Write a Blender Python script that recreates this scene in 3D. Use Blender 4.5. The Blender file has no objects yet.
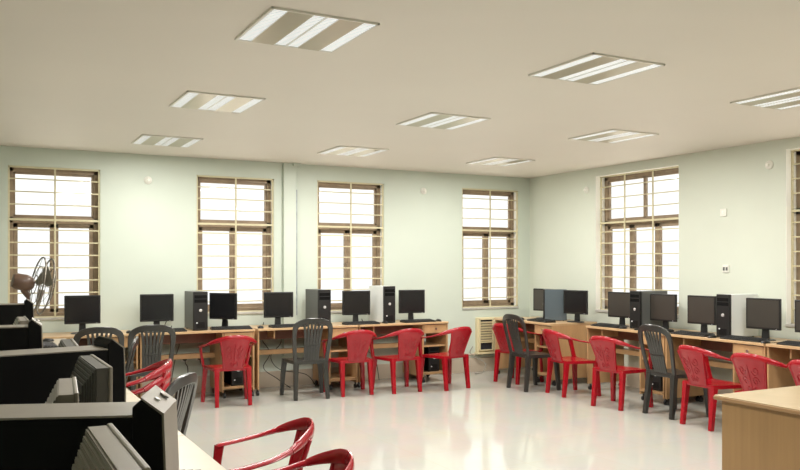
import bpy, bmesh, math, random
from mathutils import Vector, Matrix
random.seed(4)
PI = math.pi
R = math.radians
scn = bpy.context.scene
col = scn.collection

# ------------------------------------------------------------------ materials
def mat(name, rgb, rough=.5, metal=0, spec=.5, noise=0, nscale=8, bump=0, bscale=60, stretch=None, coat=0, emit=None):
    m = bpy.data.materials.new(name); m.use_nodes = True
    nt = m.node_tree; n = nt.nodes; l = nt.links
    b = n['Principled BSDF']
    b.inputs['Base Color'].default_value = (*rgb, 1)
    b.inputs['Roughness'].default_value = rough
    b.inputs['Metallic'].default_value = metal
    b.inputs['Specular IOR Level'].default_value = spec
    b.inputs['Coat Weight'].default_value = coat
    tc = n.new('ShaderNodeTexCoord'); mp = n.new('ShaderNodeMapping')
    l.new(tc.outputs['Object'], mp.inputs[0])
    if stretch: mp.inputs['Scale'].default_value = stretch
    if noise:
        t = n.new('ShaderNodeTexNoise'); t.inputs['Scale'].default_value = nscale; t.inputs['Detail'].default_value = 5
        l.new(mp.outputs[0], t.inputs['Vector'])
        r = n.new('ShaderNodeValToRGB')
        r.color_ramp.elements[0].position = .3; r.color_ramp.elements[1].position = .7
        r.color_ramp.elements[0].color = (*[c*(1-noise) for c in rgb], 1)
        r.color_ramp.elements[1].color = (*[min(1, c*(1+noise)) for c in rgb], 1)
        l.new(t.outputs['Fac'], r.inputs[0]); l.new(r.outputs[0], b.inputs['Base Color'])
    if bump:
        t = n.new('ShaderNodeTexNoise'); t.inputs['Scale'].default_value = bscale; t.inputs['Detail'].default_value = 3
        l.new(mp.outputs[0], t.inputs['Vector'])
        bp = n.new('ShaderNodeBump'); bp.inputs['Strength'].default_value = bump; bp.inputs['Distance'].default_value = .002
        l.new(t.outputs['Fac'], bp.inputs['Height']); l.new(bp.outputs[0], b.inputs['Normal'])
    if emit:
        b.inputs['Emission Color'].default_value = (*emit[:3], 1); b.inputs['Emission Strength'].default_value = emit[3]
    return m

M = {}
M['wall'] = mat('wall_paint', (.555, .615, .54), .55, noise=.025, nscale=1.2, bump=.15, bscale=25)
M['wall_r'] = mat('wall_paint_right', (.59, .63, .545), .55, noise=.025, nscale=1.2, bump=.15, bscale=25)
M['ceil'] = mat('ceiling_paint', (.735, .70, .645), .6, noise=.02, nscale=.8, bump=.15, bscale=12)
M['skirt'] = mat('skirting_tile', (.50, .43, .34), .3, noise=.05, nscale=5)
M['reveal'] = mat('reveal_paint', (.88, .88, .82), .6)
M['brown'] = mat('window_brown_frame', (.27, .20, .13), .45, noise=.15, nscale=10)
M['cream'] = mat('grille_cream_paint', (.60, .55, .36), .45, noise=.06, nscale=15)
M['sill'] = mat('sill_stone', (.48, .47, .43), .4, noise=.1, nscale=20)
M['wood'] = mat('laminate_beech', (.46, .28, .135), .34, noise=.14, nscale=6, stretch=(2, 2, .35))
M['woodtop'] = mat('laminate_top', (.53, .36, .195), .28, noise=.07, nscale=5, stretch=(.6, 3, 1))
M['woodshade'] = mat('laminate_shaded', (.17, .07, .04), .4, noise=.15, nscale=6)  # red-brown apron with the under-desk shade put into its colour
M['tan'] = mat('table_laminate', (.31, .185, .078), .38, noise=.10, nscale=9, stretch=(3, 3, .18))
M['tantop'] = mat('table_top_laminate', (.37, .28, .165), .25, noise=.05, nscale=6)
M['edge'] = mat('table_edge_band', (.30, .18, .085), .35)
M['lefttop'] = mat('left_desk_laminate', (.52, .45, .34), .3, noise=.04, nscale=6)
M['red'] = mat('red_plastic', (.32, .003, .011), .26, noise=.08, nscale=9, bump=.12, bscale=40, coat=.2)
M['charcoal'] = mat('charcoal_plastic', (.030, .030, .027), .30, noise=.1, nscale=9, coat=.2)
M['black'] = mat('black_plastic', (.010, .010, .010), .36, bump=.1, bscale=200)
M['case'] = mat('black_case_metal', (.004, .004, .004), .6, spec=.12)
M['greycase'] = mat('grey_case_metal', (.10, .105, .10), .4)
M['bluecase'] = mat('blue_grey_case_metal', (.075, .10, .115), .35)
M['whitecase'] = mat('pale_case_metal', (.72, .76, .74), .4)
M['silver'] = mat('silver_plastic_lit', (.24, .215, .175), .38, noise=.06, nscale=12)  # silver plastic, its colour raised to hold light on upward faces
M['shell'] = mat('monitor_shell', (.07, .065, .055), .42, noise=.08, nscale=12)
M['darkshell'] = mat('dark_monitor_shell', (.032, .030, .028), .42)
M['screen'] = mat('monitor_screen', (.008, .008, .009), .22, spec=.6)
M['screen2'] = mat('monitor_screen_reflection', (.042, .036, .030), .28, spec=.7)  # room reflection painted in as a brownish grey base
M['key'] = mat('key_caps', (.018, .018, .018), .5)
M['badge'] = mat('silver_badge', (.75, .75, .75), .25, metal=.6)
M['chrome'] = mat('chrome', (.7, .7, .68), .2, metal=1)
M['led'] = mat('sticker_white', (.7, .7, .72), .4)
M['white'] = mat('white_plastic', (.72, .72, .66), .4)
M['ac'] = mat('ac_cream_plastic', (.66, .58, .37), .45)
M['dark'] = mat('recess_shade', (.012, .014, .022), .7)
M['cable'] = mat('cable_black', (.015, .015, .015), .5)
M['cablew'] = mat('cable_grey', (.30, .28, .24), .5)
M['fan'] = mat('fan_enamel', (.14, .085, .06), .35, noise=.1, nscale=9)
M['wire'] = mat('fan_wire', (.22, .20, .17), .35, metal=.5)
M['caster'] = mat('caster_rubber', (.012, .012, .012), .5)
M['lfr'] = mat('lamp_frame', (.72, .70, .64), .4)
M['ltan'] = mat('lamp_reflector', (.42, .375, .28), .3, metal=.6, noise=.03, nscale=5)
M['louver'] = mat('lamp_louvre', (.75, .75, .72), .35)
M['tube'] = mat('lamp_tube', (.9, .95, 1), .5, emit=(.86, .93, 1, .32))
M['pipe'] = mat('conduit_grey_blue', (.27, .30, .33), .5, noise=.35, nscale=6, stretch=(1, 1, 2))
M['leaf'] = mat('outdoor_leaves', (.62, .66, .54), .6, noise=.12, nscale=5)
M['bark'] = mat('outdoor_bark', (.2, .15, .1), .8)
M['ground'] = mat('outdoor_ground', (.66, .63, .55), .8, noise=.06, nscale=.5)
M['outer'] = mat('outer_wall', (.6, .6, .55), .8)
M['dust'] = mat('paper_white', (.75, .72, .65), .6)

# floor: glossy cream tiles with faint joints
m = bpy.data.materials.new('floor_tiles'); m.use_nodes = True; nt = m.node_tree; n = nt.nodes; l = nt.links
b = n['Principled BSDF']; tc = n.new('ShaderNodeTexCoord'); br = n.new('ShaderNodeTexBrick')
l.new(tc.outputs['Object'], br.inputs['Vector'])
br.offset = 0; br.inputs['Scale'].default_value = 1
br.inputs['Brick Width'].default_value = .6; br.inputs['Row Height'].default_value = .6
br.inputs['Mortar Size'].default_value = .0025; br.inputs['Mortar Smooth'].default_value = .3
br.inputs['Color1'].default_value = (.475, .475, .43, 1); br.inputs['Color2'].default_value = (.465, .465, .42, 1)
br.inputs['Mortar'].default_value = (.47, .43, .36, 1)
nz = n.new('ShaderNodeTexNoise'); nz.inputs['Scale'].default_value = 3; nz.inputs['Detail'].default_value = 6
l.new(tc.outputs['Object'], nz.inputs['Vector'])
mx = n.new('ShaderNodeMix'); mx.data_type = 'RGBA'; mx.blend_type = 'MULTIPLY'; mx.inputs[0].default_value = .12
l.new(br.outputs['Color'], mx.inputs[6]); l.new(nz.outputs['Color'], mx.inputs[7]); l.new(mx.outputs[2], b.inputs['Base Color'])
b.inputs['Roughness'].default_value = .09; b.inputs['Specular IOR Level'].default_value = .5
bp = n.new('ShaderNodeBump'); bp.inputs['Strength'].default_value = .05; bp.inputs['Distance'].default_value = .01
l.new(nz.outputs['Fac'], bp.inputs['Height']); l.new(bp.outputs[0], b.inputs['Normal'])
M['floor'] = m

# window glass
m = bpy.data.materials.new('window_glass'); m.use_nodes = True; nt = m.node_tree; n = nt.nodes; l = nt.links
n.remove(n['Principled BSDF'])
tr = n.new('ShaderNodeBsdfTransparent'); gl = n.new('ShaderNodeBsdfGlossy'); gl.inputs['Roughness'].default_value = .05
mx = n.new('ShaderNodeMixShader'); mx.inputs[0].default_value = .06
l.new(tr.outputs[0], mx.inputs[1]); l.new(gl.outputs[0], mx.inputs[2]); l.new(mx.outputs[0], n['Material Output'].inputs[0])
M['glass'] = m

# ------------------------------------------------------------------ mesh helpers
class MB:
    def __init__(s): s.v = []; s.f = []
    def add(s, vs, fs):
        o = len(s.v); s.v += [tuple(p) for p in vs]; s.f += [tuple(i+o for i in f) for f in fs]; return s
    def box(s, x0, x1, y0, y1, z0, z1):
        return s.add([(x, y, z) for x in (x0, x1) for y in (y0, y1) for z in (z0, z1)],
                     [(0, 1, 3, 2), (4, 6, 7, 5), (0, 4, 5, 1), (2, 3, 7, 6), (0, 2, 6, 4), (1, 5, 7, 3)])
    def hexa(s, bot, top):       # 4 + 4 corner points
        return s.add(list(bot)+list(top), [(3, 2, 1, 0), (4, 5, 6, 7), (0, 1, 5, 4), (1, 2, 6, 5), (2, 3, 7, 6), (3, 0, 4, 7)])
    def sweep(s, pts, sizes, up=(0, 0, 1), n=8, rect=False, smooth=0, closed=False):
        P = [Vector(p) for p in pts]
        if not isinstance(sizes, list): sizes = [sizes]*len(P)
        sizes = [(q, q) if not isinstance(q, tuple) else q for q in sizes]
        if smooth: P, sizes = catmull(P, sizes, smooth)
        up = Vector(up); rings = []; vs = []
        for i, p in enumerate(P):
            if closed: t = (P[(i+1) % len(P)]-P[i-1]).normalized()
            else: t = (P[min(i+1, len(P)-1)]-P[max(i-1, 0)]).normalized()
            sd = t.cross(up)
            if sd.length < 1e-3: sd = t.cross(Vector((1, 0, 0)))
            sd.normalize(); nn = sd.cross(t)
            a, b_ = sizes[i]
            ring = []
            for k in range(n):
                if rect:
                    e = [(-1, -.6), (-.85, -1), (.85, -1), (1, -.6), (1, .6), (.85, 1), (-.85, 1), (-1, .6)][k]
                else:
                    e = (math.cos(2*PI*k/n), math.sin(2*PI*k/n))
                vs.append(p+sd*a*e[0]+nn*b_*e[1]); ring.append(len(vs)-1)
            rings.append(ring)
        fs = []
        m_ = len(rings)
        for i in range(m_ if closed else m_-1):
            A = rings[i]; B = rings[(i+1) % m_]
            for k in range(n): fs.append((A[k], A[(k+1) % n], B[(k+1) % n], B[k]))
        if not closed: fs += [tuple(rings[0][::-1]), tuple(rings[-1])]
        return s.add(vs, fs)
    def cyl(s, p, q, r0, r1=None, n=14):
        return s.sweep([p, q], [(r0, r0), (r1 if r1 is not None else r0,)*2], n=n)
    def slab(s, fn, nu, nv, off):  # closed sheet: fn(u, v) and a thickness vector
        o = Vector(off); T = [Vector(fn(i/nu, j/nv)) for j in range(nv+1) for i in range(nu+1)]
        N = len(T); vs = T+[p+o for p in T]; W = nu+1; fs = []
        for j in range(nv):
            for i in range(nu):
                a = j*W+i; fs.append((a, a+1, a+1+W, a+W)); fs.append((N+a, N+a+W, N+a+1+W, N+a+1))
        for i in range(nu):
            a = i; fs.append((a, N+a, N+a+1, a+1)); a = nv*W+i; fs.append((a, a+1, N+a+1, N+a))
        for j in range(nv):
            a = j*W; fs.append((a, a+W, N+a+W, N+a)); a = j*W+nu; fs.append((a, N+a, N+a+W, a+W))
        return s.add(vs, fs)
    def lathe(s, prof, n=24, M4=None):   # profile (r, z) about z
        vs = []; fs = []
        for r, z in prof:
            for k in range(n): vs.append(Vector((r*math.cos(2*PI*k/n), r*math.sin(2*PI*k/n), z)))
        for i in range(len(prof)-1):
            for k in range(n): fs.append((i*n+k, i*n+(k+1) % n, (i+1)*n+(k+1) % n, (i+1)*n+k))
        fs += [tuple(range(n))[::-1], tuple(range((len(prof)-1)*n, len(prof)*n))]
        if M4: vs = [M4 @ v for v in vs]
        return s.add(vs, fs)
    def build(s, name, mt, parent=None, bevel=0, smooth=False, loc=None, rz=0, sub=0):
        me = bpy.data.meshes.new(name); me.from_pydata(s.v, [], s.f)
        bm = bmesh.new(); bm.from_mesh(me); bmesh.ops.recalc_face_normals(bm, faces=bm.faces); bm.to_mesh(me); bm.free()
        me.materials.append(mt if not isinstance(mt, str) else M[mt])
        o = bpy.data.objects.new(name, me); col.objects.link(o)
        if parent: o.parent = parent
        if loc: o.location = loc
        if rz: o.rotation_euler.z = rz
        if smooth:
            for p in me.polygons: p.use_smooth = True
            me.set_sharp_from_angle(angle=R(42))
        if bevel:
            md = o.modifiers.new('bevel', 'BEVEL'); md.width = bevel; md.segments = 2; md.limit_method = 'ANGLE'
        return o

def catmull(P, S, k):
    out = []; so = []
    n = len(P)
    for i in range(n-1):
        p0, p1, p2, p3 = P[max(i-1, 0)], P[i], P[i+1], P[min(i+2, n-1)]
        for j in range(k):
            t = j/k
            out.append(.5*((2*p1)+(p2-p0)*t+(2*p0-5*p1+4*p2-p3)*t*t+(3*p1-p0-3*p2+p3)*t**3))
            so.append(tuple(S[i][q]*(1-t)+S[i+1][q]*t for q in (0, 1)))
    out.append(P[-1]); so.append(S[-1]); return out, so

def tag(o, label, cat, group=None, kind=None):
    if label: o['label'] = label
    if cat: o['category'] = cat
    if group: o['group'] = group
    if kind: o['kind'] = kind
    return o
def thing(name, label, cat, group=None, loc=(0, 0, 0), rz=0):
    o = bpy.data.objects.new(name, None); o.empty_display_size = .1; col.objects.link(o)
    o.location = loc; o.rotation_euler.z = rz
    return tag(o, label, cat, group)
def copy_tree(o, parent=None):
    c = o.copy(); col.objects.link(c); c.parent = parent
    for ch in list(o.children): copy_tree(ch, c)
    return c
_used = set()
def place(proto, label, loc, rzdeg, group=None, scale=None):
    """first call moves the prototype itself, later calls copy it"""
    if proto.name in _used: o = copy_tree(proto)
    else: _used.add(proto.name); o = proto
    o.location = loc; o.rotation_euler.z = R(rzdeg)
    if scale: o.scale = scale
    o['label'] = label
    if group: o['group'] = group
    return o
def struct(name, mb, mt, parent=None, **k):
    o = mb.build(name, mt, parent, **k)
    if not parent: o['kind'] = 'structure'
    return o

# ------------------------------------------------------------------ the room
XL, XR, YB, YF, ZC = -1.2, 6.95, 9.2, -1.8, 2.685
TW = .24
def wall_with_holes(a0, a1, holes, fn):
    """fn(a0,a1,z0,z1) adds a wall block; holes = (h0,h1,z0,z1)"""
    mb = MB(); cur = a0
    for h0, h1, z0, z1 in sorted(holes):
        fn(mb, cur, h0, 0, ZC); fn(mb, h0, h1, 0, z0); fn(mb, h0, h1, z1, ZC); cur = h1
    fn(mb, cur, a1, 0, ZC); return mb
WB = [(.30, 1.20, .90, 2.49), (2.24, 3.165, .90, 2.49), (3.72, 4.64, .88, 2.50), (5.82, 6.755, .87, 2.50)]
WR = [(6.47, 7.83, .885, 2.58), (3.76, 5.13, .885, 2.58), (1.05, 2.39, .89, 2.575)]  # last opening is unseen, added to let in more daylight
struct('wall_back', wall_with_holes(XL-TW, XR+TW, WB, lambda mb, a, b_, z0, z1: mb.box(a, b_, YB, YB+TW, z0, z1)), 'wall')
struct('wall_right', wall_with_holes(YF, YB, WR, lambda mb, a, b_, z0, z1: mb.box(XR, XR+TW, a, b_, z0, z1)), 'wall_r')
struct('wall_left', MB().box(XL-TW, XL, YF, YB, 0, ZC), 'wall')
struct('wall_front', MB().box(XL-TW, XR+TW, YF-TW, YF, 0, ZC), 'wall')
struct('floor', MB().box(XL-TW, XR+TW, YF-TW, YB+TW, -.12, 0), 'floor')
struct('ceiling', MB().box(XL-TW, XR+TW, YF-TW, YB+TW, ZC, ZC+.15), 'ceil')
struct('baseboard_back', MB().box(XL, XR, YB-.014, YB, 0, .19), 'skirt', bevel=.003)
struct('baseboard_right', MB().box(XR-.014, XR, YF, YB-.014, 0, .19), 'skirt', bevel=.003)
struct('baseboard_left', MB().box(XL, XL+.014, YF, YB-.014, 0, .19), 'skirt', bevel=.003)
struct('trim_1', MB().box(3.27, 3.43, YB-.05, YB, .19, ZC), 'wall', bevel=.006)          # shallow pilaster
struct('trim_2', MB().box(3.38, 3.47, YB-.09, YB-.05, ZC-.035, ZC), 'wall', bevel=.004)
tag(MB().box(3.434, 3.452, YB-.024, YB, .85, 2.37).build('wall_conduit', 'pipe', bevel=.003),
    'thin blue-grey vertical conduit on the back wall beside the shallow pillar', 'conduit')

def window(idx, a0, a1, z0, z1, T, up_n, low_n, nbars, vb, gd=0.0):
    """built in wall-plane coordinates: a along the wall, d outward depth; T(a, d, z) -> world"""
    def bx(mb, A0, A1, d0, d1, Z0, Z1):
        p = [T(a, d, z) for a in (A0, A1) for d in (d0, d1) for z in (Z0, Z1)]
        mb.add(p, [(0, 1, 3, 2), (4, 6, 7, 5), (0, 4, 5, 1), (2, 3, 7, 6), (0, 2, 6, 4), (1, 5, 7, 3)])
    zt = z0+(z1-z0)*.650                # transom height
    f = MB(); w = .055; D0, D1 = .105+gd*.7, .165+gd*.7
    bx(f, a0, a0+w, D0, D1, z0, z1); bx(f, a1-w, a1, D0, D1, z0, z1)
    bx(f, a0, a1, D0, D1, z0, z0+w); bx(f, a0, a1, D0, D1, z1-w, z1); bx(f, a0, a1, D0, D1, zt-.035, zt+.035)
    win = struct('window_%d' % idx, f, 'brown', bevel=.004)
    # sashes
    g = .012
    def sash(A0, A1, Z0, Z1, sw):
        s = MB(); e0, e1 = D0+.012, D1-.012
        bx(s, A0, A0+sw, e0, e1, Z0, Z1); bx(s, A1-sw, A1, e0, e1, Z0, Z1)
        bx(s, A0, A1, e0, e1, Z0, Z0+sw); bx(s, A0, A1, e0, e1, Z1-sw, Z1)
        so = s.build('window_sash', 'brown', win, bevel=.003)
        p = MB(); bx(p, A0+sw, A1-sw, D0+.034, D0+.038, Z0+sw, Z1-sw); p.build('window_pane', 'glass', so)
        return so
    ia0, ia1 = a0+w, a1-w
    for k in range(up_n):
        q = (ia1-ia0)/up_n; sash(ia0+k*q, ia0+(k+1)*q, zt+.035, z1-w, .02)
    for k in range(low_n):
        q = (ia1-ia0)/low_n; s_ = sash(ia0+k*q+.001, ia0+(k+1)*q-.001, z0+w, zt-.035, .042)
        if k: 
            hd = MB(); ah = ia0+k*q; zh = z0+(zt-z0)*.52
            bx(hd, ah-.03, ah-.018, D0-.03, D0+.012, zh, zh+.05); bx(hd, ah-.03, ah-.018, D0-.032, D0-.02, zh-.06, zh+.05)
            hd.build('window_handle', 'brown', s_, bevel=.002)
    # cream grille
    c = MB(); t = .018; e0, e1 = .012+gd, .034+gd
    bx(c, a0, a0+t, e0, e1, z0, z1); bx(c, a1-t, a1, e0, e1, z0, z1)
    bx(c, a0, a1, e0, e1, z0, z0+t); bx(c, a0, a1, e0, e1, z1-t, z1)
    bx(c, a0+t, a1-t, e0, e1, zt-.011, zt+.011)
    for q in vb: bx(c, a0+(a1-a0)*q-.009, a0+(a1-a0)*q+.009, e0-.004, e1-.012, z0+t, z1-t)
    step = (z1-z0)/nbars
    for k in range(1, nbars):
        z = z0+k*step
        if abs(z-zt) < .04: continue
        bx(c, a0+t, a1-t, .018+gd, .028+gd, z-.0065, z+.0065)
    c.build('window_grille', 'cream', win, bevel=.002)
    # painted reveals and stone sill
    rv = MB(); th = .004
    g_ = .002 if gd else .036
    bx(rv, a0-.0, a0+th, g_, TW, z0, z1); bx(rv, a1-th, a1, g_, TW, z0, z1); bx(rv, a0, a1, g_, TW, z1-th, z1)
    rv.build('window_reveal', 'reveal', win)
    s = MB(); bx(s, a0-.0, a1+.0, -.012, TW+.02, z0-.02, z0+.006); s.build('window_sill', 'sill', win, bevel=.003)
    return win
TB = lambda a, d, z: (a, YB+d, z)
TR = lambda a, d, z: (XR+d, a, z)
for i, w in enumerate(WB): window(i+1, *w, TB, 1, 2, 12, [.5])
for i, w in enumerate(WR): window(i+5, *w, TR, 2, 3, 12, [.34, .68], .06)

# outdoors: ground and pale sky
struct('ground', MB().box(-40, 60, -30, 70, -3.4, -3.2), 'ground')

# ------------------------------------------------------------------ ceiling lights
def make_light():
    t = thing('ceiling_light', None, 'ceiling light')
    w, h = .285, .305
    f = MB(); z0, z1 = -.012, 0
    f.box(-w, w, -h, -h+.010, z0, z1).box(-w, w, h-.010, h, z0, z1).box(-w, -w+.012, -h, h, z0, z1).box(w-.012, w, -h, h, z0, z1)
    f.box(-w+.01, w-.01, -h+.01, h-.01, -.004, 0)
    f.build('frame', 'lfr', t, bevel=.002)
    for s in (-1, 1):
        x0, x1 = (.07, .197) if s > 0 else (-.197, -.07)
        MB().box(x0, x1, -h+.010, h-.010, -.011, -.004).build('reflector_panel', 'ltan', t)
    for x0, x1 in ((-.273, -.197), (-.07, .07), (.197, .273)):
        ti = MB().box(x0, x1, -h+.018, h-.018, -.008, -.0045).build('diffuser', 'tube', t)
        lv = MB(); lv.box(x0, x0+.004, -h+.012, h-.012, -.011, -.004).box(x1-.004, x1, -h+.012, h-.012, -.011, -.004)
        if x1-x0 > .1: lv.box(-.006, .006, -h+.012, h-.012, -.011, -.004)
        k = -h+.03
        while k < h-.02: lv.box(x0, x1, k, k+.003, -.0105, -.008); k += .024
        lv.build('louvre', 'louver', ti)
    return t
lp = make_light()
rows = {1: 'behind the camera side', 2: 'nearest', 3: 'second', 4: 'far'}
LL = {(0, 2): 'large square ceiling light nearest the camera on the left, three bright strips', (0, 3): 'square ceiling light on the left, middle of the left column of three',
      (0, 4): 'square ceiling light above the leftmost window, farthest of the left column', (1, 2): 'large square ceiling light in the middle column, nearest the camera',
      (1, 3): 'square ceiling light in the centre of the ceiling, second of the middle column', (1, 4): 'small-looking square ceiling light farthest down the middle column, near the pillar',
      (2, 2): 'square ceiling light cut by the right picture edge', (2, 3): 'square ceiling light on the right near the right wall window',
      (2, 4): 'bright washed-out ceiling light in the far right corner of the ceiling',
      (0, 1): 'square ceiling light over the near left desks, outside the picture', (1, 1): 'square ceiling light over the middle aisle behind the picture edge', (2, 1): 'square ceiling light over the wooden table, outside the picture'}
LPOS = {(0, 1): (1.50, 1.9), (0, 2): (1.52, 3.93), (0, 3): (1.60, 5.97), (0, 4): (1.67, 8.07), (1, 1): (3.38, 1.85), (1, 2): (3.42, 3.86), (1, 3): (3.51, 5.86), (1, 4): (3.59, 7.87),
        (2, 1): (5.26, 1.8), (2, 2): (5.29, 3.86), (2, 3): (5.35, 5.79), (2, 4): (5.49, 7.84)}
for q in sorted(LPOS, key=lambda q: q != (0, 2)): place(lp, LL[q], (*LPOS[q], ZC), 0, 'ceiling lights')

# ------------------------------------------------------------------ desks
def make_desk(W, D, top='woodtop', body='wood'):
    t = thing('computer_desk', None, 'desk')
    MB().box(0, W, 0, D, .725, .75).build('tabletop', top, t, bevel=.003)
    for x in (.0, W-.02): MB().box(x+.001, x+.019, .02, D-.02, .07, .7245).build('side_panel', body, t, bevel=.002)
    cw = .36; x0 = W-cw
    MB().box(x0, x0+.018, .03, D-.02, .07, .7245).build('cabinet_panel', body, t, bevel=.002)
    dr = MB().box(x0+.02, W-.022, .018, .36, .612, .717).build('drawer', body, t, bevel=.003)
    MB().cyl((x0+cw/2, .018, .665), (x0+cw/2, .004, .665), .010, .013).build('knob', 'chrome', dr, smooth=True)
    MB().box(x0+.018, W-.02, .05, D-.03, .44, .458).build('shelf', body, t, bevel=.002)
    MB().box(x0+.018, W-.02, .03, D-.03, .10, .125).build('shelf', body, t, bevel=.002)
    MB().box(.02, x0, D*.5, D*.5+.015, .60, .7245).build('apron', 'woodshade', t)
    MB().box(.02, x0, D*.62, D-.03, .445, .462).box(.02, x0, D*.62-.012, D*.62, .42, .475).build('rear_shelf', body, t, bevel=.002)
    MB().box(.2, .218, .06, D*.5, .63, .7245).build('tray_bracket', body, t, bevel=.002)
    for x in (.012, x0+.03, W-.014):
        for y in (.06, D-.07):
            c = MB(); c.cyl((x-.012, y, .026), (x+.012, y, .026), .026, n=16); c.cyl((x, y, .03), (x, y, .0705), .009, n=8)
            c.build('caster', 'caster', t, smooth=True)
    return t
dk = make_desk(1.225, .57)
G = 'wooden computer desks along the back wall'
place(dk, 'beech computer desk under the leftmost window, first along the back wall', (.27, 8.6, 0), 0, G)
place(dk, 'beech computer desk below the second window, second from left on the back wall', (1.515, 8.6, 0), 0, G)
place(dk, 'beech computer desk on the back wall behind the dark armless chair at the pillar', (2.775, 8.6, 0), 0, G)
place(dk, 'beech computer desk nearest the wall air conditioner, black tower in its bay', (4.02, 8.6, 0), 0, G)
G = 'wooden computer desks along the right wall'
dk2 = make_desk(1.19, .60)
place(dk2, 'beech computer desk on the right wall under the big window', (6.31, 7.28, 0), -90, G)
place(dk2, 'beech computer desk on the right wall with a drawer, between the two wall windows', (6.31, 6.075, 0), -90, G)
place(dk2, 'beech computer desk on the right wall cut by the right picture edge', (6.31, 4.865, 0), -90, G)
dk3 = make_desk(1.2, .72)
place(dk3, 'beech computer desk in the far right corner, set slightly forward of its neighbours', (6.12, 8.88, 0), -90, G)
dk4 = make_desk(1.24, .86, 'lefttop')
G = 'pale computer desks in the left row'
for i, lb in enumerate(['pale computer desk at the lower left picture edge, nearest the camera', 'pale computer desk carrying the second black tower in the left row',
                        'pale computer desk by the glossy black armless chair, left row', 'pale computer desk by the stacked red chairs, left row',
                        'pale computer desk carrying the metal fan, left row', 'pale computer desk at the far end of the left row, by the back wall']):
    place(dk4, lb, (.78, .92+i*1.245, 0), 90, G)

# wooden table at the right
t = thing('wooden_table', 'plain wooden table with pale top at the lower right picture corner', 'table', loc=(3.6, 3.1, 0))
MB().box(0, 1.7, -1.15, 0, .724, .75).build('tabletop', 'tantop', t, bevel=.003)
MB().box(-.003, 1.703, -1.153, .003, .7245, .7435).build('edge_band', 'edge', t, bevel=.003)
MB().box(.025, .05, -1.12, -.03, 0, .7235).build('side_panel', 'tan', t, bevel=.002)
MB().box(1.65, 1.675, -1.12, -.03, 0, .7235).build('side_panel', 'tan', t, bevel=.002)
MB().box(.05, 1.65, -.07, -.05, .12, .7235).build('modesty_panel', 'tan', t)

# ------------------------------------------------------------------ chairs (local: sitter faces +y)
def spiral(c, r, turns, a0, sgn, f):
    out = []
    for k in range(15):
        q = k/14; a = a0+sgn*turns*2*PI*q; rr = r*(1-.82*q)
        out.append(f(c[0]+rr*math.cos(a), c[1]+rr*math.sin(a)*1.2))
    return out
def make_red():
    t = thing('plastic_armchair', None, 'chair')
    def seat(u, v):
        hw = .185+.04*v; x = (2*u-1)*hw; y = -.19+.40*v
        z = .405-.012*(1-(2*u-1)**2)*math.sin(PI*min(1, v*1.1))-(.02*max(0, (v-.85)/.15)**2)
        return (x, y, z)
    s = MB().slab(seat, 12, 12, (0, 0, -.012))
    def rim(pts): s.sweep(pts, (.008, .017), rect=True)
    rim([(-.187, -.19, .392), (-.226, .205, .388)]); rim([(.187, -.19, .392), (.226, .205, .388)])
    rim([(-.226, .21, .376), (.226, .21, .376)]); rim([(-.187, -.19, .392), (.187, -.19, .392)])
    s.build('seat', 'red', t, smooth=True)
    def back(u, v):
        hw = .098+.052*v**1.3; q = 2*u-1
        return (q*hw, -.185-.100*v-.036*(1-q*q)*(.4+.6*v), .395+.305*v)
    b = MB().slab(back, 14, 14, (0, -.010, 0))
    # thick side ribs + embossed scrolls
    for sg in (0, 1): b.sweep([Vector(back(sg, k/8))+Vector((0, -.004, 0)) for k in range(9)], (.011, .013), up=(0, 1, 0))
    f = lambda X, Y: Vector(back(.5+X, Y))+Vector((0, -.011, 0))
    for sg in (-1, 1):
        for cx, cy, rr, a0 in ((.22, .72, .13, PI), (.2, .42, .12, 0), (.14, .2, .09, PI)):
            b.sweep(spiral((sg*cx, cy), rr, 1.3, a0 if sg > 0 else PI-a0, sg, f), .0042, n=5)
    b.sweep([f(0, .1+.06*k) for k in range(14)], .004, n=5)
    # top rail
    top = [(-.235, -.175, .672), (-.19, -.237, .697), (-.10, -.306, .724), (0, -.325, .732), (.10, -.306, .724), (.19, -.237, .697), (.235, -.175, .672)]
    b.sweep(top, [(.020, .016), (.014, .024), (.012, .032), (.012, .034), (.012, .032), (.014, .024), (.020, .016)], smooth=4, n=10)
    b.build('backrest', 'red', t, smooth=True)
    for sg in (-1, 1):
        a = MB()
        a.sweep([(sg*.235, -.175, .672), (sg*.262, -.08, .645), (sg*.272, .04, .622), (sg*.272, .13, .608), (sg*.268, .165, .600)],
                [(.020, .015), (.026, .011), (.030, .010), (.030, .010), (.026, .009)], smooth=4, n=10)
        a.sweep([(sg*.268, .175, .60), (sg*.258, .18, .52), (sg*.235, .185, .395)], [(.011, .026), (.012, .023), (.014, .024)], up=(1, 0, 0), smooth=3, n=8, rect=True) if 0 else \
        a.sweep([(sg*.268, .152, .602), (sg*.257, .165, .52), (sg*.232, .18, .392)], [(.028, .013), (.024, .013), (.024, .014)], up=(1, 0, 0), smooth=3, rect=True)
        a.build('armrest', 'red', t, smooth=True)
    for sx in (-1, 1):
        MB().sweep([(sx*.236, .20, 0), (sx*.222, .182, .25), (sx*.208, .178, .398)], [(.020, .019), (.025, .022), (.031, .027)], up=(1, 0, 0), rect=True, smooth=2).build('leg', 'red', t, smooth=True)
        MB().sweep([(sx*.172, -.215, 0), (sx*.168, -.187, .25), (sx*.165, -.175, .398)], [(.020, .019), (.025, .022), (.031, .027)], up=(1, 0, 0), rect=True, smooth=2).build('leg', 'red', t, smooth=True)
    return t
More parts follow.
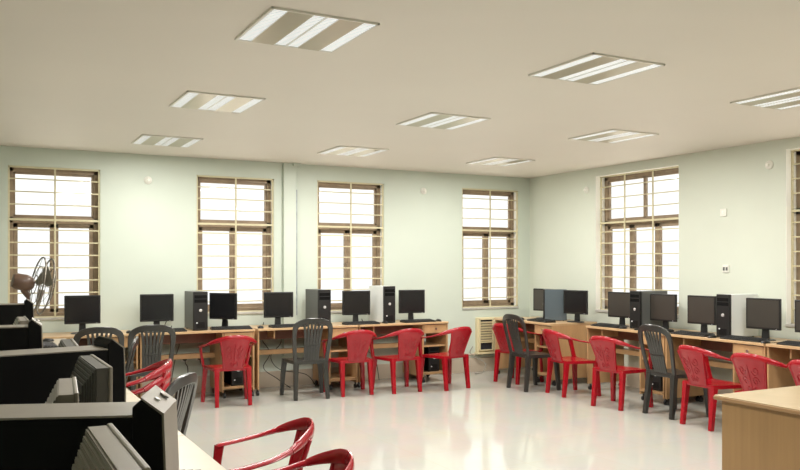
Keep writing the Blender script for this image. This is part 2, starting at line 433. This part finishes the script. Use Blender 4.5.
def make_dark():
    t = thing('plastic_chair', None, 'chair')
    def seat(u, v):
        hw = .18+.035*v; x = (2*u-1)*hw; y = -.19+.40*v
        return (x, y, .43-.012*(1-(2*u-1)**2)*math.sin(PI*min(1, v*1.1))-(.025*max(0, (v-.8)/.2)**2))
    s = MB().slab(seat, 12, 12, (0, 0, -.012))
    for p in ([(-.182, -.19, .415), (-.216, .205, .405)], [(.182, -.19, .415), (.216, .205, .405)], [(-.216, .21, .395), (.216, .21, .395)], [(-.18, -.19, .412), (.18, -.19, .412)]):
        s.sweep(p, (.009, .019), rect=True)
    s.build('seat', 'charcoal', t, smooth=True)
    def bk(x, z):   # backrest surface
        v = (z-.42)/.46; return Vector((x, -.185-.10*v-.028*(1-(x/.21)**2)*min(1, v*1.3), z))
    b = MB()
    fr = [(-.172, .40), (-.184, .52), (-.196, .64), (-.200, .75), (-.182, .83), (-.11, .872), (0, .882), (.11, .872), (.182, .83), (.200, .75), (.196, .64), (.184, .52), (.172, .40)]
    b.sweep([bk(*p) for p in fr], [(.010, .022)]*3+[(.010, .024)]*2+[(.010, .028)]*3+[(.010, .024)]*2+[(.010, .022)]*3, up=(0, 1, 0), smooth=4, n=8, rect=True) if 0 else \
    b.sweep([bk(*p) for p in fr], [(.022, .010)]*3+[(.025, .011)]+[(.030, .011)]*5+[(.025, .011)]+[(.022, .010)]*3, up=(0, 1, 0), smooth=4, rect=True)
    b.build('back_frame', 'charcoal', t, smooth=True)
    for k in range(6):
        x = (k-2.5)*.034; zt = .868
        MB().sweep([bk(x*.82, .43), bk(x*.9, .6), bk(x, .74), bk(x*1.25, min(.862, zt))], [(.0145, .006)]*2+[(.0148, .006), (.010, .006)], up=(0, 1, 0), smooth=3, rect=True).build('slat', 'charcoal', t, smooth=True)
    c = MB()
    c.sweep([bk(-.082, .615), bk(0, .612), bk(.082, .615)], (.013, .007), up=(0, 1, 0), rect=True, smooth=2)
    c.sweep([bk(-.185, .43), bk(0, .425), bk(.185, .43)], (.018, .008), up=(0, 1, 0), rect=True, smooth=2)
    c.build('cross_rail', 'charcoal', t, smooth=True)
    for sx in (-1, 1):
        MB().sweep([(sx*.232, .20, 0), (sx*.218, .185, .25), (sx*.200, .178, .42)], [(.021, .019), (.026, .023), (.031, .028)], up=(1, 0, 0), rect=True, smooth=2).build('leg', 'charcoal', t, smooth=True)
        MB().sweep([(sx*.18, -.225, 0), (sx*.17, -.195, .25), (sx*.162, -.178, .42)], [(.021, .019), (.026, .023), (.031, .028)], up=(1, 0, 0), rect=True, smooth=2).build('leg', 'charcoal', t, smooth=True)
    return t
rd, dc = make_red(), make_dark()
GR, GD = 'red plastic armchairs', 'dark grey armless plastic chairs'
for lb, x, y, rz, z in [
    ('lone red plastic armchair at the back wall below the second window', 2.37, 8.34, -3, 0),
    ('red plastic armchair at the back wall just right of the dark armless chair', 3.78, 8.35, -3, 0),
    ('middle one of the three red armchairs side by side at the back wall', 4.35, 8.27, 2, 0),
    ('red plastic armchair at the back wall nearest the wall air conditioner, turned left', 4.96, 8.21, 10, 0),
    ('red plastic armchair in the far corner behind the dark chair, right of the air conditioner', 6.0, 8.20, -74, 0),
    ('red plastic armchair at the corner desk, just right of the corner dark chair', 5.97, 7.12, -97, 0),
    ('red plastic armchair seen broad from behind, left of the right-wall dark chair', 5.90, 6.28, -80, 0),
    ('red plastic armchair just right of the right-wall dark chair', 5.95, 5.12, -94, 0),
    ('red plastic armchair behind the top left corner of the wooden table', 5.88, 4.49, -86, 0),
    ('red plastic armchair cut by the right picture edge behind the wooden table', 5.86, 3.93, -90, 0),
    ('red plastic armchair at bottom centre, the upper and farther of the two foreground ones', 1.12, 3.57, 78, 0),
    ('red plastic armchair cut by the bottom picture edge, nearest the camera', 1.01, 2.89, 78, 0),
    ('lowest red armchair of the stack beside the left row of desks', .76, 5.22, 78, 0),
    ('middle red armchair of the stack beside the left row of desks', .768, 5.225, 78, .062),
    ('topmost red armchair of the stack beside the left row of desks', .776, 5.23, 78, .124)]:
    place(rd, lb, (x, y, z), rz, GR, (1, .85 if x < 2 and y < 4 else 1, .975))
for lb, x, y, rz in [
    ('leftmost of the dark grey armless chairs, below the leftmost window', 1.02, 8.17, 0),
    ('dark grey armless chair at the back wall between the first and second windows', 1.51, 8.22, 0),
    ('dark grey armless chair at the back wall in front of the pillar', 3.25, 8.36, -6),
    ('dark grey armless chair near the far corner in front of a red one', 5.82, 7.64, -92),
    ('dark grey armless chair at the right wall between red armchairs', 6.05, 5.67, -93),
    ('glossy black armless chair beside the near end of the left desk row', .74, 4.47, 56),
    ('dark armless chair seen edge-on in the left row beyond the red stack', .84, 6.72, 78)]:
    place(dc, lb, (x, y, 0), rz, GD, (1, 1, .975))

# ------------------------------------------------------------------ computers (local: front faces -y, base at z=0)
def make_monitor(scr='screen', neck=True):
    t = thing('monitor', None, 'monitor')
    w, z0, z1 = .175, .10, .395
    MB().box(-w, w, -.012, .014, z0, z1).build('bezel', 'black', t, bevel=.006)
    MB().box(-w+.016, w-.016, -.0135, -.011, z0+.020, z1-.016).build('screen', scr, t)
    h = MB(); 
    h.hexa([(-w+.02, .013, z0+.02), (w-.02, .013, z0+.02), (w-.02, .013, z1-.02), (-w+.02, .013, z1-.02)],
           [(-.09, .045, z0+.06), (.09, .045, z0+.06), (.09, .045, z1-.08), (-.09, .045, z1-.08)])
    h.build('back_shell', 'black', t, bevel=.004)
    s = MB(); s.sweep([(0, .035, .01), (0, .045, .12), (0, .040, .2)], [(.028, .010), (.024, .010), (.024, .008)], up=(1, 0, 0), rect=True) if 0 else \
        s.hexa([(-.035, .02, .010), (.035, .02, .010), (.035, .05, .010), (-.035, .05, .010)], [(-.028, .03, .2), (.028, .03, .2), (.028, .05, .2), (-.028, .05, .2)])
    s.build('stand', 'black', t, bevel=.003)
    MB().lathe([(.115, 0), (.115, .006), (.10, .012), (.03, .016)], 28, Matrix.Diagonal((1, .78, 1, 1))).build('base', 'black', t, smooth=True)
    MB().box(w-.045, w-.035, -.0145, -.011, z0+.007, z0+.011).build('power_light', 'led', t)
    return t
def make_bulky(mt):
    t = thing('monitor', None, 'monitor')
    w, z0, z1 = .17, .11, .45
    MB().box(-w, w, -.012, -.002, z0, z1).build('bezel', 'silver' if mt != 'darkshell' else 'black', t, bevel=.003)
    MB().box(-w+.018, w-.018, -.0135, -.011, z0+.03, z1-.02).build('screen', 'screen', t)
    sh = MB(); sh.box(-w+.003, w-.003, -.002, .028, z0+.003, z1-.003)
    y = .028; a = 0
    for k in range(6):
        sh.box(-w+.006+a, w-.006-a, y, y+.0038, z0+.008+a, z1-.006-a)
        sh.box(-w+.009+a, w-.009-a, y+.0038, y+.005, z0+.012+a, z1-.009-a)
        y += .005; a += .009
    sh.box(-w+.055, w-.055, y, y+.02, z0+.055, z1-.075)
    for k in range(9): sh.box(-.08, .08, y+.02, y+.023, z0+.08+k*.018, z0+.087+k*.018)
    sh.build('back_shell', mt, t, bevel=.002)
    MB().hexa([(-.05, .0, .010), (.05, .0, .010), (.05, .05, .010), (-.05, .05, .010)], [(-.04, .01, .16), (.04, .01, .16), (.04, .05, .16), (-.04, .05, .16)]).build('stand', mt, t, bevel=.003)
    MB().lathe([(.12, 0), (.12, .006), (.10, .012), (.03, .016)], 28, Matrix.Diagonal((1, .8, 1, 1))).build('base', mt, t, smooth=True)
    return t
def make_tower(case, h=.43, d=.42, w=.158, frame=None):
    t = thing('computer_tower', None, 'computer')
    MB().box(-w/2+.002, w/2-.002, -d/2+.03, d/2, .008, h-.002).build('case', case, t, bevel=.003)
    fp = MB().box(-w/2, w/2, -d/2, -d/2+.031, .004, h).build('front_panel', 'black', t, bevel=.006)
    q = -d/2
    s = MB()
    for z in (h-.055, h-.10): s.box(-w/2+.012, w/2-.012, q-.002, q, z-.018, z+.018)
    s.build('drive_bay', 'case', fp, bevel=.002)
    MB().lathe([(.017, 0), (.017, .003), (.012, .004)], 18, Matrix.Translation((0, q, h*.52)) @ Matrix.Rotation(PI/2, 4, 'X')).build('badge', 'badge', fp, smooth=True)
    MB().lathe([(.008, 0), (.008, .003)], 12, Matrix.Translation((-.04, q, h*.20)) @ Matrix.Rotation(PI/2, 4, 'X')).build('power_button', 'led', fp, smooth=True)
    v = MB()
    for k in range(6): v.box(-.045, .045, q-.0015, q, .03+k*.011, .035+k*.011)
    v.build('vent', 'case', fp)
    for x in (-.06, .06):
        for y in (-.15, .15): MB().cyl((x, y, 0), (x, y, .0085), .012, n=10).build('foot', 'caster', t)
    return t
def make_bezel_tower():
    """black side case with a swept silver front that rises above the roof of the case"""
    t = thing('computer_tower', None, 'computer'); h, d, w = .445, .40, .15
    MB().box(-w/2+.003, w/2-.003, -d/2, d/2, .008, h).build('case', 'case', t, bevel=.003)
    sheen = MB().box(-w/2+.002, w/2-.002, -d/2, d/2, h, h+.004).build('top_sheen', 'silver', t, bevel=.001)  # pale sheet added on the black roof, painting in its reflected light
    b = MB(); q = -d/2
    prof = [(q+.012, .004), (q+.012, h+.018), (q-.004, h+.032), (q-.042, h+.003), (q-.047, h-.12), (q-.045, .02), (q-.038, .004)]
    vs = [(x, y, z) for x in (-w/2, w/2) for y, z in prof]; N = len(prof)
    b.add(vs, [tuple(range(N)), tuple(range(2*N-1, N-1, -1))]+[(i, (i+1) % N, N+(i+1) % N, N+i) for i in range(N)])
    fp = b.build('front_panel', 'case', t, bevel=.003)
    c = MB()
    c.hexa([(-w/2+.002, q-.004, h+.032), (w/2-.002, q-.004, h+.032), (w/2-.002, q-.042, h+.003), (-w/2+.002, q-.042, h+.003)],
           [(-w/2+.002, q-.0035, h+.036), (w/2-.002, q-.0035, h+.036), (w/2-.002, q-.046, h+.006), (-w/2+.002, q-.046, h+.006)])
    c.hexa([(-w/2+.002, q-.042, h+.003), (w/2-.002, q-.042, h+.003), (w/2-.002, q-.047, h-.12), (-w/2+.002, q-.047, h-.12)],
           [(-w/2+.002, q-.046, h+.006), (w/2-.002, q-.046, h+.006), (w/2-.002, q-.051, h-.12), (-w/2+.002, q-.051, h-.12)])
    c.hexa([(-w/2+.002, q-.047, h-.12), (w/2-.002, q-.047, h-.12), (w/2-.002, q-.046, .02), (-w/2+.002, q-.046, .02)],
           [(-w/2+.002, q-.051, h-.12), (w/2-.002, q-.051, h-.12), (w/2-.002, q-.050, .02), (-w/2+.002, q-.050, .02)])
    c.build('front_cover', 'silver', fp)
    MB().box(-.03, .03, q-.053, q-.045, h-.175, h-.150).build('drive_slot', 'case', fp)
    Mx = Matrix.Translation((.035, q-.028, h+.021)) @ Matrix.Rotation(R(30), 4, 'X')
    MB().lathe([(.010, 0), (.010, .003), (.006, .0045)], 14, Mx).build('power_button', 'wire', fp, smooth=True)
    MB().lathe([(.006, 0), (.006, .0025)], 10, Matrix.Translation((-.02, q-.024, h+.023)) @ Matrix.Rotation(R(30), 4, 'X')).build('badge', 'led', fp)
    for x in (-.06, .06):
        for y in (-.15, .15): MB().cyl((x, y, 0), (x, y, .0085), .012, n=10).build('foot', 'caster', t)
    return t
def make_keyboard():
    t = thing('keyboard', None, 'keyboard')
    MB().hexa([(-.22, -.075, 0), (.22, -.075, 0), (.22, .075, 0), (-.22, .075, 0)], [(-.22, -.075, .012), (.22, -.075, .012), (.22, .07, .026), (-.22, .07, .026)]).build('body', 'black', t, bevel=.003)
    k = MB()
    for r_ in range(5):
        y = -.058+r_*.026; z = .0125+(y+.075)*.095
        for c in range(18):
            x = -.205+c*.0232
            if r_ == 0 and 4 <= c <= 9: continue
            k.box(x, x+.019, y, y+.021, z, z+.007)
    k.box(-.112, .016, -.058, -.037, .0135, .0205)
    k.build('keys', 'key', t)['kind'] = 'stuff'
    return t
def make_mouse():
    t = thing('mouse', None, 'mouse')
    MB().lathe([(.0, 0), (.030, 0), (.032, .008), (.028, .018), (.018, .026), (.004, .029)], 20, Matrix.Diagonal((1, 1.7, 1, 1))).build('body', 'black', t, smooth=True)
    MB().box(-.003, .003, .01, .026, .020, .031).build('scroll_wheel', 'greycase', t)
    MB().sweep([(0, .045, .008), (.01, .09, .004), (.03, .13, .004), (.02, .18, .004)], .0028, n=6, smooth=4).build('cable', 'cable', t)
    return t
mon, mon2 = make_monitor('screen'), make_monitor('screen2')
GM = 'black flat monitors along the back wall'
Z = .7505
for lb, x, rz in [('black flat monitor below the leftmost window, first on the back wall', .985, -4), ('black flat monitor left of the first tower on the back wall', 1.735, -6),
                  ('black flat monitor turned right between the tower and the second window sill', 2.46, -48), ('black flat monitor below the blue-grey conduit at the pillar', 3.11, -4),
                  ('black flat monitor below the third window, between two towers', 4.10, -10), ('black flat monitor farthest right on the back wall, beyond the pale tower', 4.87, -8)]:
    place(mon, lb, (x, 8.88, Z), rz, GM)
GM = 'black flat monitors along the right wall'
for lb, x, y, rz in [('brownish flat monitor partly hidden left of the tower under the big right window', 6.60, 7.02, -84), ('flat monitor just right of the tower under the big right window', 6.60, 6.36, -86),
                     ('flat monitor between the big right window and the pale-sided tower', 6.60, 5.84, -88), ('flat monitor with a wide stand right of the pale-sided tower', 6.60, 5.11, -84),
                     ('flat monitor cut by the right picture edge', 6.60, 4.59, -84)]:
    place(mon2, lb, (x, y, Z), rz, GM)
place(mon2, 'brownish flat monitor leftmost on the far corner desk', (6.62, 8.46, Z), -80, 'monitors on the corner desk')
place(mon, 'black flat monitor on the corner desk facing out right of the blue-grey tower', (6.57, 7.765, Z), -75, 'monitors on the corner desk')
GT = 'computer towers on the wall desks'
tw_g, tw_b, tw_w, tw_k = make_tower('greycase', .42), make_tower('bluecase', .42), make_tower('whitecase', .45), make_tower('case', .33, .36, .15)
place(tw_g, 'black-fronted tower with round silver badge left of the second window', (2.155, 8.88, Z), 0, GT)
place(tw_g, 'black-fronted grey tower between pillar and third window', (3.60, 8.88, Z), 0, GT)
place(tw_w, 'tall pale-sided tower with black front below the right side of the third window', (4.455, 8.89, Z), 0, GT)
place(tw_g, 'black-fronted grey tower under the big right wall window', (6.66, 6.635, Z), -90, GT)
place(tw_w, 'pale-sided black-fronted tower between the two right wall windows', (6.67, 5.46, Z), -90, GT, (1, 1, .94))
place(tw_b, 'blue-grey tower on the far corner desk, its broad side to the room', (6.54, 8.13, Z), -128, GT, (.95, .70, .95))
GB = 'small black towers inside desk bays'
place(tw_k, 'small black tower in the desk bay behind the lone red armchair', (2.57, 8.85, .1255), 0, GB)
place(tw_k, 'small black tower in the desk bay nearest the air conditioner', (5.075, 8.85, .1255), 0, GB)
place(tw_k, 'small black tower in the desk bay behind the right-wall dark chair', (6.56, 6.26, .1255), -90, GB)
kb, ms = make_keyboard(), make_mouse()
GK, GS = 'black keyboards', 'black mice'
for lb, x, y, rz in [('black keyboard under the turned monitor at the second window', 2.50, 8.70, -6), ('black keyboard in front of the monitor at the pillar', 3.17, 8.70, 3),
                     ('black keyboard in front of the monitor at the third window', 4.08, 8.70, 0), ('black keyboard in front of the rightmost monitor on the back wall', 4.86, 8.70, 2),
                     ('black keyboard left of the first tower on the back wall', 1.78, 8.70, 0),
                     ('black keyboard on the far corner desk', 6.26, 8.05, -96), ('black keyboard before the brownish monitor under the big right window', 6.42, 7.02, -90),
                     ('black keyboard before the monitor right of the tower under the big window', 6.42, 6.32, -92), ('black keyboard before the monitor left of the pale-sided tower', 6.42, 5.80, -90),
                     ('black keyboard before the monitor right of the pale-sided tower', 6.42, 5.18, -90), ('black keyboard cut by the right picture edge', 6.42, 4.56, -90)]:
    place(kb, lb, (x, y, Z), rz, GK)
for lb, x, y, rz in [('black keyboard on the near pale desk beside the first tower', .60, 2.53, 84), ('black keyboard on the pale desk at the far end of the left row', .56, 7.62, 90)]:
    place(kb, lb, (x, y, Z), rz, GK)
for lb, x, y, rz in [('black mouse between the two monitors left of the pillar', 2.83, 8.68, 0), ('black mouse right of the rightmost keyboard on the back wall', 5.15, 8.69, 0),
                     ('black mouse between the keyboards below the third window', 4.40, 8.70, 0), ('black mouse on the desk between the two leftmost back wall monitors', 1.42, 8.70, 0),
                     ('black mouse at the left end of the far corner desk', 6.22, 8.42, -90), ('black mouse on the right wall desk left of the tower', 6.38, 6.74, -90),
                     ('black mouse on the right wall desk before the pale-sided tower', 6.36, 5.50, -90), ('black mouse before the wide-stand monitor on the right', 6.36, 4.90, -90),
                     ('black mouse at the front edge of the near pale desk', .60, 3.07, 90), ('black mouse on the pale desk at the far end of the left row', .60, 8.12, 90)]:
    place(ms, lb, (x, y, Z), rz, GS)

# left row
bz = make_bezel_tower()
GL = 'black towers with swept fronts in the left row'
place(bz, 'black tower nearest the camera with a swept silver front rising above its roof', (.108, 1.625, Z), 69, GL, (1, .95, 1))
place(bz, 'black tower second from the camera in the left row, broad side to the camera', (.192, 2.74, Z), 100, GL, (1, .92, 1))
place(bz, 'black tower third in the left row with a narrow pale front edge', (.03, 3.90, Z), 86, GL, (1, .95, 1))
place(bz, 'black tower fourth in the left row, in front of the metal fan', (.11, 5.87, Z), 88, GL, (1, .95, 1.02))
bm1, bm2, bm3 = make_bulky('shell'), make_bulky('darkshell'), make_bulky('silver')
GQ = 'thick-backed monitors in the left row'
place(bm3, 'pale thick-backed monitor at the bottom edge nearest the camera, seen from behind', (.195, 1.265, Z), 90, GQ)  # shell painted pale to hold the reflection along its top
place(bm3, 'pale thick-backed monitor standing just beyond the first black tower', (.195, 1.965, Z), 85, GQ, (.8, 1, .99))
place(bm1, 'grey thick-backed monitor with ribbed shell before the second black tower', (.305, 2.385, Z), 91, GQ)
place(bm1, 'grey thick-backed monitor standing just beyond the second black tower', (.305, 3.05, Z), 88, GQ, (1, 1, .985))
place(bm2, 'dark thick-backed monitor at the left picture edge beside the third tower', (-.02, 3.46, Z), 90, GQ, (.8, 1, .98))
place(bm3, 'pale thick-backed monitor just beyond the third black tower', (.22, 4.42, Z), 90, GQ)

# ------------------------------------------------------------------ fan on the left row
t = thing('table_fan', 'old brown metal table fan with wire guard before the leftmost window', 'fan', loc=(.34, 6.38, Z), rz=R(8))
MB().lathe([(.11, 0), (.11, .012), (.06, .035), (.025, .05)], 24).build('base', 'fan', t, smooth=True)
MB().cyl((0, 0, .04), (0, 0, .50), .016, .013).build('pole', 'fan', t, smooth=True)
RX = Matrix.Translation((0, 0, .58)) @ Matrix.Rotation(R(90+12), 4, 'Y')
MB().lathe([(.01, -.11), (.045, -.105), (.058, -.08), (.060, -.02), (.052, .02), (.03, .04)], 24, RX).build('motor', 'fan', t, smooth=True)
MB().sweep([(0, 0, .49), (-.03, 0, .53), (-.03, 0, .56)], .022, n=10).build('neck', 'fan', t, smooth=True)
g = MB()
def ringc(r, zz): return [RX @ Vector((r*math.cos(2*PI*k/32), r*math.sin(2*PI*k/32), zz)) for k in range(32)]
for r, zz, th in ((.205, .06, .006), (.205, .12, .006), (.14, .15, .003), (.07, .165, .003), (.14, .06, .003), (.07, .045, .003)): g.sweep(ringc(r, zz), th, n=5, closed=True, up=(1, 0, .3))
for k in range(8):
    a = 2*PI*k/8
    P = [RX @ Vector((r*math.cos(a), r*math.sin(a), zz)) for r, zz in ((.05, .165), (.14, .15), (.205, .12), (.205, .06), (.14, .05), (.06, .045))]
    g.sweep(P, .0018, n=4)
g.build('wire_guard', 'wire', t, smooth=True)
for k in range(3):
    a0 = 2*PI*k/3
    fn = lambda u, v: RX @ Vector(((.03+.15*v)*math.cos(a0+(u-.5)*1.1*(1-.25*v)), (.03+.15*v)*math.sin(a0+(u-.5)*1.1*(1-.25*v)), .10+(u-.5)*.045))
    MB().slab(fn, 6, 6, (.003, 0, 0)).build('blade', 'wire', t, smooth=True)
# white cable draped over the fourth tower
tag(MB().sweep([(.06, 5.782, 1.13), (.10, 5.785, 1.19), (.12, 5.81, 1.217), (.11, 5.87, 1.218), (.05, 5.93, 1.217), (.03, 5.957, 1.17)], .008, n=6, smooth=4).build('cable', 'dust', smooth=True),
    'short pale cable draped over the fourth black tower in the left row', 'cable')

# ------------------------------------------------------------------ wall things
t = thing('air_conditioner', 'cream window air conditioner low on the back wall under the rightmost window', 'air conditioner', loc=(6.03, YB, .27))
MB().box(0, .50, -.06, 0, 0, .47).build('housing', 'ac', t, bevel=.008)
MB().box(.03, .235, -.066, -.055, .03, .44).build('grille_shade', 'dark', t)  # dark sheet painted as the shade behind the louvres
g = MB()
for k in range(8): g.hexa([(.03, -.084, .155+k*.035), (.235, -.084, .155+k*.035), (.235, -.066, .142+k*.035), (.03, -.066, .142+k*.035)],
                          [(.03, -.086, .172+k*.035), (.235, -.086, .172+k*.035), (.235, -.066, .160+k*.035), (.03, -.066, .160+k*.035)])
g.build('louvre', 'ac', t)['kind'] = 'stuff'
MB().box(.02, .245, -.09, -.06, .44, .455).box(.02, .245, -.09, -.06, .02, .035).box(.02, .033, -.09, -.06, .02, .455).box(.232, .245, -.09, -.06, .02, .455).box(.02, .245, -.09, -.06, .128, .14).build('bezel', 'ac', t, bevel=.003)
MB().box(-.02, .52, -.10, 0, -.025, 0).build('bracket', 'ac', t, bevel=.003)
tag(MB().sweep([(5.98, YB-.02, .35), (5.93, YB-.03, .27), (6.02, YB-.05, .20), (6.12, YB-.12, .12), (6.05, YB-.16, .02), (5.9, YB-.2, .008)], .006, n=6, smooth=5).build('power_cable', 'cablew', smooth=True),
    'grey power cable hanging from the wall air conditioner to the floor', 'cable')
tag(MB().cyl((5.26, YB-.025, .245), (6.8, YB-.025, .245), .012).build('conduit_pipe', 'skirt', smooth=True), 'thin beige pipe running low along the back wall under the air conditioner', 'pipe')
def rosette(label, x, y, z, n):
    t = thing('wall_rosette', label, 'wall fitting', 'round white wall fittings', (x, y, z), n)
    Mx = Matrix.Rotation(PI/2, 4, 'X')
    MB().lathe([(.044, 0), (.044, .010), (.034, .020), (.018, .026)], 24, Mx).build('plate', 'white', t, smooth=True)
    MB().lathe([(.016, .02), (.016, .04), (.012, .045)], 16, Mx).build('socket', 'reveal', t, smooth=True)
rosette('round white wall fitting between the first and second windows', 1.70, YB, 2.40, 0)
rosette('round white wall fitting left of the rightmost back wall window', 5.22, YB, 2.43, 0)
rosette('round white wall fitting just right of the room corner', XR, 8.0, 2.42, R(-90))
rosette('round white wall fitting high between the two right wall windows', XR, 5.31, 2.45, R(-90))
def plate(label, y, z, holes):
    t = thing('wall_switch_plate', label, 'switch plate', None, (XR, y, z), R(-90))
    MB().box(-.04, .04, -.012, 0, -.04, .04).build('plate', 'white', t, bevel=.004)
    for q in holes: MB().box(q-.011, q+.011, -.018, -.012, -.018, .018).build('switch', 'greycase' if len(holes) > 1 else 'reveal', t, bevel=.002)
plate('small square white plate above the socket on the right wall', 5.86, 2.01, [0])
plate('small white socket plate with dark switches low on the right wall', 5.83, 1.42, [-.018, .018])
def plug(label, x, z):
    t = thing('wall_plug', label, 'plug', 'black plugs under the back wall desks', (x, YB-.014, z))
    MB().box(-.035, .035, -.010, 0, -.04, .04).build('plate', 'white', t, bevel=.003)
    MB().lathe([(.026, 0), (.026, .03), (.012, .045)], 14, Matrix.Translation((0, -.01, 0)) @ Matrix.Rotation(PI/2, 4, 'X')).build('plug', 'cable', t, smooth=True)
    MB().sweep([(0, -.05, 0), (0, -.06, -.05), (.03, -.05, -.12), (.02, -.08, -z+.008)], .005, n=6, smooth=4).build('cord', 'cable', t)
for lb, x in (('black plug at the skirting, left of the pair beside the lone red armchair', 2.10), ('black plug at the skirting, right of the pair beside the lone red armchair', 2.27)):
    plug(lb, x, .40)
bpy.data.objects['wall_plug'].location.y = YB-.0; 
for o in bpy.data.objects:
    if o.name.startswith('wall_plug'): o.location.y = YB
def cab(label, pts): tag(MB().sweep(pts, .005, n=6, smooth=6).build('computer_cable', 'cable', smooth=True), label, 'cable', 'black cables hanging behind desks')
cab('black cable looping under the desk behind the pillar chair', [(3.02, 9.15, .78), (2.98, 9.12, .6), (3.08, 9.1, .42), (3.0, 9.1, .25), (3.15, 9.05, .12), (3.3, 9.0, .006)])
cab('second black cable crossing under the desk behind the pillar chair', [(3.16, 9.15, .78), (3.22, 9.1, .55), (3.1, 9.13, .38), (3.2, 9.1, .22), (3.5, 9.02, .15), (3.62, 9.0, .006)])
cab('black cable hanging under the desk between the second and third windows', [(1.95, 9.15, .78), (1.93, 9.12, .62), (2.02, 9.1, .58), (1.98, 9.12, .40), (1.9, 9.06, .006)])
cab('black cable dropping behind the tower near the second window', [(1.88, 9.13, .95), (1.92, 9.15, 1.12), (1.96, 9.14, 1.0), (1.9, 9.15, .85), (1.86, 9.13, .765)])
cab('black cable hanging under the desk behind the middle red armchair', [(4.3, 9.15, .78), (4.34, 9.1, .6), (4.25, 9.12, .45), (4.45, 9.1, .3), (4.5, 9.06, .006)])

# ------------------------------------------------------------------ light
w = bpy.data.worlds.new('world'); scn.world = w; w.use_nodes = True
nt = w.node_tree; n = nt.nodes; l = nt.links; bg = n['Background']
tc = n.new('ShaderNodeTexCoord'); sp = n.new('ShaderNodeSeparateXYZ'); rp = n.new('ShaderNodeValToRGB')
l.new(tc.outputs['Generated'], sp.inputs[0]); l.new(sp.outputs['Z'], rp.inputs[0]); l.new(rp.outputs[0], bg.inputs[0])
rp.color_ramp.elements[0].position = 0; rp.color_ramp.elements[0].color = (.93, .95, .93, 1)
rp.color_ramp.elements[1].position = .6; rp.color_ramp.elements[1].color = (.92, .96, 1.0, 1)
bg.inputs[1].default_value = .72
for x, y in LPOS.values():
    L = bpy.data.lights.new('lamp_glow', 'AREA'); L.shape = 'RECTANGLE'; L.size = .5; L.size_y = .56; L.energy = 15+.55*y+.5*x; L.color = (1, .965, .91)
    o = bpy.data.objects.new('lamp_glow', L); col.objects.link(o); o.location = (x, y, ZC-.02)

S = bpy.data.lights.new('sun', 'SUN'); S.energy = 6; S.angle = R(2); S.color = (1, .96, .9)
o = bpy.data.objects.new('sun', S); col.objects.link(o); o.rotation_euler = (R(28), R(-18), 0); o.location = (-5, -5, 20)
# ------------------------------------------------------------------ camera
cd = bpy.data.cameras.new('camera'); cam = bpy.data.objects.new('camera', cd); col.objects.link(cam); scn.camera = cam
cd.sensor_fit = 'HORIZONTAL'; cd.sensor_width = 36; cd.lens = 36*803/800; cd.shift_y = 29/800; cd.clip_start = .02; cd.clip_end = 300
cam.location = (0, 0, 1.47); cam.rotation_euler = (PI/2, 0, -R(27.9))

scn.view_settings.view_transform = 'Standard'; scn.view_settings.look = 'None'; scn.view_settings.gamma = 1
scn.view_settings.exposure = 0.92; scn.view_settings.use_curve_mapping = False
scn.cycles.use_denoising = True; scn.cycles.max_bounces = 10; scn.cycles.diffuse_bounces = 6; scn.cycles.sample_clamp_indirect = 8
